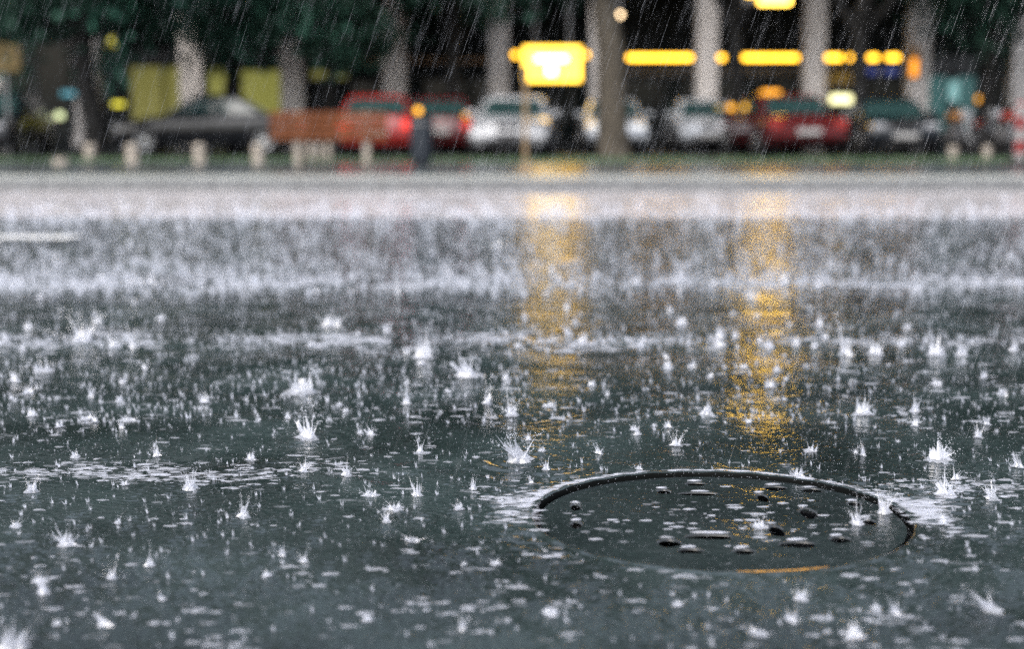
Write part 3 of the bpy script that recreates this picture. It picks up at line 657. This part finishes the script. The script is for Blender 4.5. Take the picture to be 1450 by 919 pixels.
mp1 = paintm('moto_brown', (.20, .09, .03)); mp2 = paintm('moto_red', (.2, .02, .015)); mp3 = paintm('moto_black', (.015, .015, .017))
moto(1348, 32.0, R(25), mp1, 'brown tanked motorcycle parked next to the black car')
moto(1392, 32.3, R(20), mp3, 'black motorcycle parked between the brown and the red ones')
moto(1424, 31.6, R(28), mp2, 'dark red motorcycle parked beside the striped post')

# =================================================================== trees
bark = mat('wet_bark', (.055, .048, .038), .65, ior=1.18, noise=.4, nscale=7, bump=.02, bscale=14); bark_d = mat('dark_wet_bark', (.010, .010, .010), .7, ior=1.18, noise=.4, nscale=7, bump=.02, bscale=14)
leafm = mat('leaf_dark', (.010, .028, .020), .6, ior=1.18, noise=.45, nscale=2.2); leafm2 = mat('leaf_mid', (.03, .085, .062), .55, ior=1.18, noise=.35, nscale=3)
def crown_mesh(seed, rad, zlo, zhi, ncl, nlf, size):
    r = np.random.default_rng(seed); vs = []; fs = []; ms = []
    for _ in range(ncl):
        while True:
            p = r.uniform(-1, 1, 3)
            if .25 < np.linalg.norm(p) < 1: break
        c = np.array([p[0]*rad, p[1]*rad, (zlo+zhi)/2+p[2]*(zhi-zlo)/2]); mi = int(r.random() < .24)
        q = r.normal(0, 1, (nlf, 3))*np.array([.42, .42, .3])*rad/2.6+c
        for k in range(nlf):
            d = r.normal(0, 1, 3); d[2] -= .5; d /= np.linalg.norm(d); u = np.cross(d, r.normal(0, 1, 3)); u /= np.linalg.norm(u)+1e-9
            s_ = size*r.uniform(.6, 1.3); i = len(vs)
            vs += [q[k], q[k]+d*s_*.5+u*s_*.28, q[k]+d*s_, q[k]+d*s_*.5-u*s_*.28]; fs.append((i, i+1, i+2, i+3)); ms.append(mi)
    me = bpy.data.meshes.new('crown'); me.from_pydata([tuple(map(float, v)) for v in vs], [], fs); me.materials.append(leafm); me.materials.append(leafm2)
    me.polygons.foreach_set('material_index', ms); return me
def trunk_mesh(seed, r0, zc, lean, fork, m):
    rd = random.Random(seed); b = MB()
    top = Vector((lean, rd.uniform(-.2, .2), zc))
    pth = [Vector((0, 0, -.05))+(top-Vector((0, 0, -.05)))*t+Vector((.06*math.sin(t*7+seed), .05*math.cos(t*6), 0))*min(1, t*4) for t in (0, .04, .1, .25, .5, .75, 1)]
    b.tube(pth, [r0*1.25, r0*1.14, r0*1.08, r0, r0*.92, r0*.85, r0*.75], 12)
    for i in range(fork):
        a = 2*math.pi*i/fork+rd.uniform(-.4, .4); L_ = rd.uniform(1.8, 3.2); st_ = pth[-1] if i % 2 else pth[-2]
        d = Vector((math.cos(a)*.7, math.sin(a)*.7, rd.uniform(.6, 1.1)))
        p = [st_+Vector((0, 0, -.1)), st_+d*L_*.35+Vector((0, 0, .05)), st_+d*L_*.7+Vector((0, 0, .3)), st_+d*L_*1.05+Vector((0, 0, .7))]
        b.tube(p, [r0*.6, r0*.45, r0*.3, r0*.1], 8)
        for j in range(3):
            q = p[1+j % 2]; dd = Vector((rd.uniform(-1, 1), rd.uniform(-1, 1), rd.uniform(.1, .9))); b.tube([q, q+dd*.5, q+dd*1.1+Vector((0, 0, .15))], [r0*.22, r0*.15, r0*.05], 6)
    return b.build('trunk', m, smooth=True)
CR = [crown_mesh(21, 2.7, 2.35, 9.5, 95, 95, .24), crown_mesh(22, 2.3, 3.0, 10.0, 85, 95, .24), crown_mesh(23, 2.5, 2.2, 9.0, 90, 95, .23), crown_mesh(24, 2.6, 5.0, 11.0, 85, 95, .25), crown_mesh(25, 2.0, 1.75, 7.5, 75, 95, .23)]
TREES = [(-20, 33.6, 4, .16, 2.4, .1, 'dark_tree', 'dark leafy tree rising behind the black car', 0), (134, 29.5, 4, .22, 2.4, -.15, 'dark_tree', 'dark leafy tree whose trunk rises behind the nose of the dark saloon', 0),
    (330, 34.2, 2, .17, 2.35, .05, 'dark_tree', 'dark forked tree rising behind the roof of the dark saloon', 0), (470, 33.5, 2, .13, 2.5, 0, 'dark_tree', 'slim dark tree behind the wooden bench', 0),
    (640, 34.6, 1, .15, 2.8, 0, 'dark_tree', 'slim dark tree behind the maroon car', 0), (872, 27.6, 1, .27, 3.4, -.32, 'leaning_tree', 'big tree with a thick pale brown leaning trunk', 1),
    (1038, 33.6, 3, .15, 3.2, .1, 'dark_tree', 'slim dark tree behind the small white hatchback', 0), (1216, 33.0, 3, .18, 3.0, 0, 'dark_tree', 'dark tree between the red taxi and the black car', 0),
    (1396, 33.8, 0, .2, 2.7, .1, 'dark_tree', 'dark tree rising behind the motorcycles', 0), (1560, 29.5, 1, .2, 2.9, .1, 'dark_tree', 'dark tree beyond the striped post', 0)]
for i, (px, Y, ci, r0, zc, lean, nmz, lb, pale) in enumerate(TREES):
    e = empty(nmz, (X(px, Y), Y, KZ-.01), 0, lb, 'tree', 'trees in front of the arcade')
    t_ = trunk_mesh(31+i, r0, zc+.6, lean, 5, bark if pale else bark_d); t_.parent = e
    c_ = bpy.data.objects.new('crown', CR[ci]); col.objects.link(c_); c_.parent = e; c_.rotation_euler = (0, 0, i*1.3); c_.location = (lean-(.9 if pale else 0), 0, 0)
    s_ = 1+.08*math.sin(i*2.1); c_.scale = (s_, s_, 1)

# =================================================================== rain: splashes, drops, streaks
def water_mat(name, op, white_, rough=.12):
    m = bpy.data.materials.new(name); m.use_nodes = True; nt = m.node_tree; nt.nodes.clear(); L = nt.links.new
    o = nt.nodes.new('ShaderNodeOutputMaterial'); tr = nt.nodes.new('ShaderNodeBsdfTransparent')
    df = nt.nodes.new('ShaderNodeBsdfDiffuse'); df.inputs[0].default_value = (white_*.95, white_*.975, min(.9, white_*1.06), 1)
    tl = nt.nodes.new('ShaderNodeBsdfTranslucent'); tl.inputs[0].default_value = (white_*.95, white_*.975, min(.9, white_*1.06), 1)
    gl = nt.nodes.new('ShaderNodeBsdfGlossy'); gl.inputs[1].default_value = rough; gl.inputs[0].default_value = (.9, .9, .92, 1)
    m1 = nt.nodes.new('ShaderNodeMixShader'); m1.inputs[0].default_value = .5; L(df.outputs[0], m1.inputs[1]); L(tl.outputs[0], m1.inputs[2])
    m2 = nt.nodes.new('ShaderNodeMixShader'); m2.inputs[0].default_value = .3; L(m1.outputs[0], m2.inputs[1]); L(gl.outputs[0], m2.inputs[2])
    m3 = nt.nodes.new('ShaderNodeMixShader'); m3.inputs[0].default_value = op; L(tr.outputs[0], m3.inputs[1]); L(m2.outputs[0], m3.inputs[2]); L(m3.outputs[0], o.inputs[0])
    return m
w_jet = water_mat('splash_water', .54, .8); w_core = water_mat('splash_core', .38, .8); w_foam = water_mat('foam_fleck', .42, .75, .1); w_rain = water_mat('rain_drop', .07, .8)
def blob(b, c, r, n=5):
    b.lathe([(r*.3, -r*.9), (r*.9, -r*.3), (r*.9, r*.3), (r*.3, r*.9)], n, c=c)
def tet(b, c, r):
    x, y, z = c; b.add([(x, y, z+r*1.4), (x+r, y, z-.4*r), (x-.5*r, y+.87*r, z-.4*r), (x-.5*r, y-.87*r, z-.4*r)], [(0, 1, 2), (0, 2, 3), (0, 3, 1), (1, 3, 2)])
def splash_mesh(seed, lean, wide):
    """unit height splash: a torn, heaped crown of water, thin jets, and a child mesh of thrown droplets"""
    rd = random.Random(seed); b = MB(); d = MB(); n = 22; base = .13*wide
    # heaped crown: closed lumpy rim rising to ragged teeth
    prof = [(2.4, -.03, 0), (1.7, .03, .2), (1.2, .12, .5), (1.25, .27, 1), (1.0, .2, .9), (.7, .08, .4), (.1, .04, .1)]
    tooth = [max(.1, rd.gauss(.85, .65)) for _ in range(n)]; rad = [rd.uniform(.65, 1.5) for _ in range(n)]; base *= rd.uniform(.6, 1.25)
    rg = []
    for (q, z, t) in prof:
        rg.append([((math.cos(2*math.pi*k/n)*base*q*(1+(rad[k]-1)*.8)+lean*z*t*tooth[k]*.5), math.sin(2*math.pi*k/n)*base*q*(1+(rad[k]-1)*.8), z*(1+(tooth[k]-1)*t)) for k in range(n)])
    b.cur = 1; b.rings(rg)
    b.cur = 0
    form = seed % 4; N = [rd.randint(4, 7), rd.randint(2, 4), rd.randint(6, 10), rd.randint(1, 3)][form]
    if form == 1:        # rebound column with beads
        px_ = rd.uniform(-.05, .05); b.tube([(0, 0, .0), (px_, 0, .2), (px_*2, 0, .4), (px_*2.5+lean*.1, 0, .62)], [.09, .045, .03, .012], 7)
        for j in range(3): blob(d, (px_*2.6+lean*.12, 0, .68+.1*j), rd.uniform(.014, .03))
    lead = rd.uniform(2.6, 3.6) if lean < 0 else rd.uniform(-.5, .5)
    for k in range(N):
        a = rd.gauss(lead, .8) if (abs(lean) > .5 and rd.random() < .6) else rd.uniform(0, 6.28)
        up = rd.uniform(.15, .5) if rd.random() < .75 else rd.uniform(.5, .95); out = rd.uniform(.05, .4)*wide
        if abs(lean) > .5 and math.cos(a)*lean > 0: out *= 1.7
        p0 = Vector((math.cos(a)*base, math.sin(a)*base, .02)); dx, dy = math.cos(a)*out, math.sin(a)*out
        pts_ = [p0+Vector((dx*t, dy*t, up*(1.25*t-.25*t*t)))+Vector((rd.gauss(0, .012), rd.gauss(0, .012), 0))*t for t in (0, .2, .4, .6, .8, 1)]
        r0 = rd.uniform(.010, .020)
        rs_ = [r0*2.2, r0*1.3, r0*rd.uniform(.5, 1), r0*rd.uniform(.4, .9), r0*rd.uniform(.25, .6), r0*.1]
        b.tube(pts_, rs_, 5)
        for j in range(rd.randint(14, 26)):
            t = rd.uniform(.3, 1.7); q = p0+Vector((dx*t, dy*t, up*(1.25*t-.25*t*t)))+Vector((rd.gauss(0, .035), rd.gauss(0, .035), rd.gauss(0, .03)))
            if q.z > .01: tet(d, q, rd.uniform(.005, .017))
    for _ in range(rd.randint(80, 130)):
        a = rd.uniform(0, 6.28); rr_ = abs(rd.gauss(0, .34))*wide+.08; tet(d, (math.cos(a)*rr_+lean*.2, math.sin(a)*rr_, abs(rd.gauss(0, .33))+.01), rd.uniform(.004, .013))
    o = b.build('raindrop_splash', [w_jet, w_core], smooth=True)
    tag(d.build('spray', w_jet, o, fix=False), kind='stuff'); return o
VAR = {}
YR = [(735, 830), (1040, 1130)]
for i, (x, y, h, ln) in enumerate(SPL):
    kind = -1 if abs(ln) > .45 else (1 if h < .024 else 0); vi = (kind, 0 if ln < 0 else 1, i % 9)
    if vi not in VAR:
        o = splash_mesh(100+len(VAR)*5, {-1: .9, 0: .15, 1: .2}[kind]*(-1 if ln < 0 else 1), {-1: .68, 0: .9, 1: 1.6}[kind]); VAR[vi] = o
    else:
        o = copy_tree(VAR[vi])
    rm_ = math.hypot(x-MC.x, y-MC.y); pxx = x/y*F+W0/2
    o.location = (x, y, (cz+.002) if rm_ < MR else .002); s_ = h*1.2; o.scale = (s_*random.uniform(.8, 1.5), s_*random.uniform(.8, 1.5), s_); o.rotation_euler = (random.uniform(-.12, .12), random.uniform(-.2, .2), random.uniform(-.5, .5) if kind == -1 else random.uniform(0, 6.28))
    look = {-1: 'lopsided white raindrop splash', 0: 'upright white raindrop splash', 1: 'low spread-out white raindrop splash'}[kind]
    if kind != 1: look = ('tall ' if h > .055 else 'small ' if h < .036 else 'mid-sized ')+look
    if rm_ < MR: where = 'over the sunken manhole cover'
    elif rm_ < MR+.22: where = 'close beside the manhole rim'
    elif rm_ < MR+.6: where = 'about a step from the manhole'
    elif abs(y-yd) < .6 and x < xe+.4: where = 'near the white lane dash'
    elif abs(y-Y_B1) < .2: where = 'in the stream level with the manhole'
    elif any(a_ < pxx < c_ for a_, c_ in YR) and y > 4: where = 'in the yellow light mirrored on the road'
    elif abs(y-Y_B2) < .3: where = 'in the nearer of two foaming streams'
    elif abs(y-Y_B3) < .45: where = 'in the farther of two foaming streams'
    elif y < Y_B1-.2: where = 'on dark water before the manhole'
    elif y < Y_B2: where = 'between manhole and nearer foaming stream'
    elif y < Y_B3: where = 'on the water between the two foaming streams'
    else: where = 'on the road beyond both foaming streams'
    tag(o, look+' '+where, 'splash', 'raindrop splashes '+where)

# small splashes too many and too small to count, farther out
b = MB()
def mini(x, y, h, rd=random):
    for k in range(rd.randint(4, 6)):
        a = rd.uniform(0, 6.28); o_ = h*rd.uniform(.1, .5); r_ = h*rd.uniform(.03, .07)
        p = Vector((x+math.cos(a)*h*.12, y+math.sin(a)*h*.12, 0)); q = Vector((x+math.cos(a)*o_-h*.1, y+math.sin(a)*o_, h*rd.uniform(.4, 1)))
        u = Vector((r_, 0, 0)); v = Vector((0, r_, 0))
        b.add([p+u*1.6, p-u*.8+v*1.4, p-u*.8-v*1.4, q], [(0, 1, 3), (1, 2, 3), (2, 0, 3)])
for _ in range(15000):
    py = random.choice([random.uniform(262, 312), random.uniform(300, 400), random.uniform(300, 420), random.uniform(370, 600)])
    px = random.uniform(-150, 1600) if random.random() < .7 else random.uniform(-150, 750)
    if random.random() < .22 and math.sin(px*.021)+math.sin(px*.0087+1) > -.4: py = random.choice([402, 482])+random.gauss(0, 6)
    g = ground(px, py)
    if g.y > Y_KERB-.1: continue
    mini(g.x, g.y, random.uniform(.008, .05)**1.0*(1 if py < 420 else .5)*(1 if random.random() < .3 else .62))
for _ in range(700):
    g = ground(random.uniform(-150, 1600), random.gauss(306, 11))
    if g.y < Y_KERB-.1: mini(g.x, g.y, random.uniform(.03, .09))
for _ in range(1500):
    g = ground(random.uniform(-150, 1600), 420+380*random.random()**1.9)
    if (g.xy-MC.xy).length > MR+.02: mini(g.x, g.y, random.uniform(.004, .016))
for _ in range(22000):      # loose droplets hanging over the water
    py = 380+540*random.random()**1.6; g = ground(random.uniform(-150, 1600), py)
    tet(b, (g.x, g.y, abs(random.gauss(0, .035))+.002), random.uniform(.0003, .0010)*max(.8, g.y/3.2))
for _ in range(420):
    g = ground(random.uniform(-150, 1600), random.uniform(520, 918))
    if (g.xy-MC.xy).length < MR+.02: continue
    mini(g.x, g.y, random.uniform(.005, .016))
tag(b.build('small_splashes', w_jet, fix=False), 'tiny splashes of rain all over the flooded road', 'rain splash', kind='stuff')
# flecks: bubbles and breaking wavelets on the water
b = MB()
def fleck(x, y, z, r, k=.22, el=1.0):
    n = 9; a0 = random.uniform(0, 6.28); rs = []
    ph = random.uniform(0, 6.28)
    for (q, zz_) in [(1, 0), (.8, .6), (.35, 1.0)]:
        rs.append([(x+math.cos(a0+2*math.pi*i/n)*r*q*el*(1+.28*math.sin(2*i+ph)), y+math.sin(a0+2*math.pi*i/n)*r*q*(1+.28*math.cos(3*i+ph)), z+zz_*k*r) for i in range(n)])
    b.cur = int(random.random() < .45); b.rings(rs)
def surf_z(x, y): return float(height(np.array([x]), np.array([y]))[0])
pts = []; RIM = []
for _ in range(420):
    px, py = random.uniform(-120, 1570), random.uniform(560, 935); pts.append((px, py, random.uniform(.0025, .009)*(1.5 if random.random() < .12 else 1)))
for _ in range(70):      # clusters
    cx, cy = random.uniform(-120, 1570), random.uniform(580, 935)
    for _ in range(random.randint(3, 8)): pts.append((cx+random.gauss(0, 26), cy+random.gauss(0, 7), random.uniform(.003, .009)))
for _ in range(34):
    cx, cy = random.choice([random.gauss(60, 90), random.gauss(380, 120), random.gauss(200, 90)]), random.gauss(670, 7)
    for _ in range(random.randint(5, 18)): pts.append((cx+random.gauss(0, 38), cy+random.gauss(0, 5), random.uniform(.003, .010)))
for _ in range(230):      # water breaking white over the far lip of the recess
    a = R(random.uniform(12, 172)); q = MR+random.uniform(.010, .024)
    RIM.append((MC.x+q*math.cos(a), MC.y+q*math.sin(a), random.uniform(.002, .006)))
for _ in range(90): pts.append((random.gauss(1390, 60), random.gauss(692, 8), random.uniform(.004, .012)))
for _ in range(130): pts.append((random.gauss(755, 24), random.gauss(710, 9), random.uniform(.003, .011)))
for _ in range(170): pts.append((random.gauss(1285, 32), random.gauss(722, 10), random.uniform(.004, .012)))
for _ in range(42):
    cx, cy = random.uniform(-120, 1570), random.gauss(483, 5)
    for _ in range(random.randint(4, 16)): pts.append((cx+random.gauss(0, 22), cy+random.gauss(0, 3), random.uniform(.005, .02)))
for _ in range(38):
    cx, cy = random.uniform(-120, 1570), random.gauss(402, 4)
    for _ in range(random.randint(4, 14)): pts.append((cx+random.gauss(0, 24), cy+random.gauss(0, 2), random.uniform(.008, .03)))
for _ in range(500): pts.append((random.uniform(-120, 1570), random.uniform(420, 600), random.uniform(.004, .013)))
P = [(ground(px, py), r) for (px, py, r) in pts]
P = [(g, r) for (g, r) in P if (g.xy-MC.xy).length > MR+.012]
zs = height(np.array([g.x for g, _ in P]), np.array([g.y for g, _ in P]))
for (g, r), z in zip(P, zs): fleck(g.x, g.y, float(z)-.0004, r, el=random.uniform(1.2, 2.6))
for _ in range(85):      # white water pouring in over the two sides
    a = R(random.gauss(4, 13)) if random.random() < .65 else R(random.gauss(172, 9)); q = MR+random.uniform(-.008, .08)
    RIM.append((MC.x+q*math.cos(a), MC.y+q*math.sin(a), random.uniform(.003, .010)))
for (x_, y_, r_) in RIM: fleck(x_, y_, .0008, r_, k=.3, el=random.uniform(1.5, 3.5))
for (hx, hy, ha, hc) in hs_:      # water heaped white on the far side of each hole
    for _ in range(3): fleck(MC.x+hx+random.uniform(-.3, .3)*ha, MC.y+hy+hc*1.35+random.uniform(.0, .012), cz+.001, random.uniform(.004, .007), k=.4, el=max(1.5, ha*110*random.uniform(.6, 1.1)))
for _ in range(130):      # on the water over the cover
    px, py = random.gauss(1000, 130), random.choice([random.gauss(745, 14), random.gauss(735, 30)])
    g = ground(px, py, cz)
    if (g.xy-MC.xy).length < MR-.03 and not any(abs(g.x-MC.x-h_[0]) < h_[2]*1.4 and abs(g.y-MC.y-h_[1]) < h_[3]*1.6 for h_ in hs_): fleck(g.x, g.y, cz+.0005, random.uniform(.002, .0075), el=random.uniform(1.2, 2.8))
tag(b.build('water_flecks', [w_foam, water_mat('faint_fleck', .15, .75, .05)], smooth=True), 'white bubbles and breaking wavelets floating on the road water', 'foam', kind='stuff')
# falling rain, stretched drops slanting with the wind
b = MB(); sl_ = Vector((-.34, -.05, -1)).normalized()
for _ in range(8500):
    Yr = random.uniform(2.4, 8) if random.random() < .6 else random.uniform(8, 24); px = random.uniform(-150, 1600); py = random.uniform(-80, 640)
    p = at(px, py, Yr)
    if p.z < .12 or p.z > 4.5: continue
    L_ = random.uniform(.05, .16)*(.6+Yr*.05); r_ = random.uniform(.0003, .0008)*(.7+Yr*.07)
    u = Vector((r_, 0, 0)); v = Vector((0, r_, 0)); m_ = p+sl_*L_*.6; q = p+sl_*L_
    b.add([p, m_+u, m_-u*.5+v*.87, m_-u*.5-v*.87, q], [(0, 1, 2), (0, 2, 3), (0, 3, 1), (4, 2, 1), (4, 3, 2), (4, 1, 3)])
tag(b.build('falling_rain', w_rain, fix=False), 'slanting rain falling over the road', 'rain', kind='stuff')
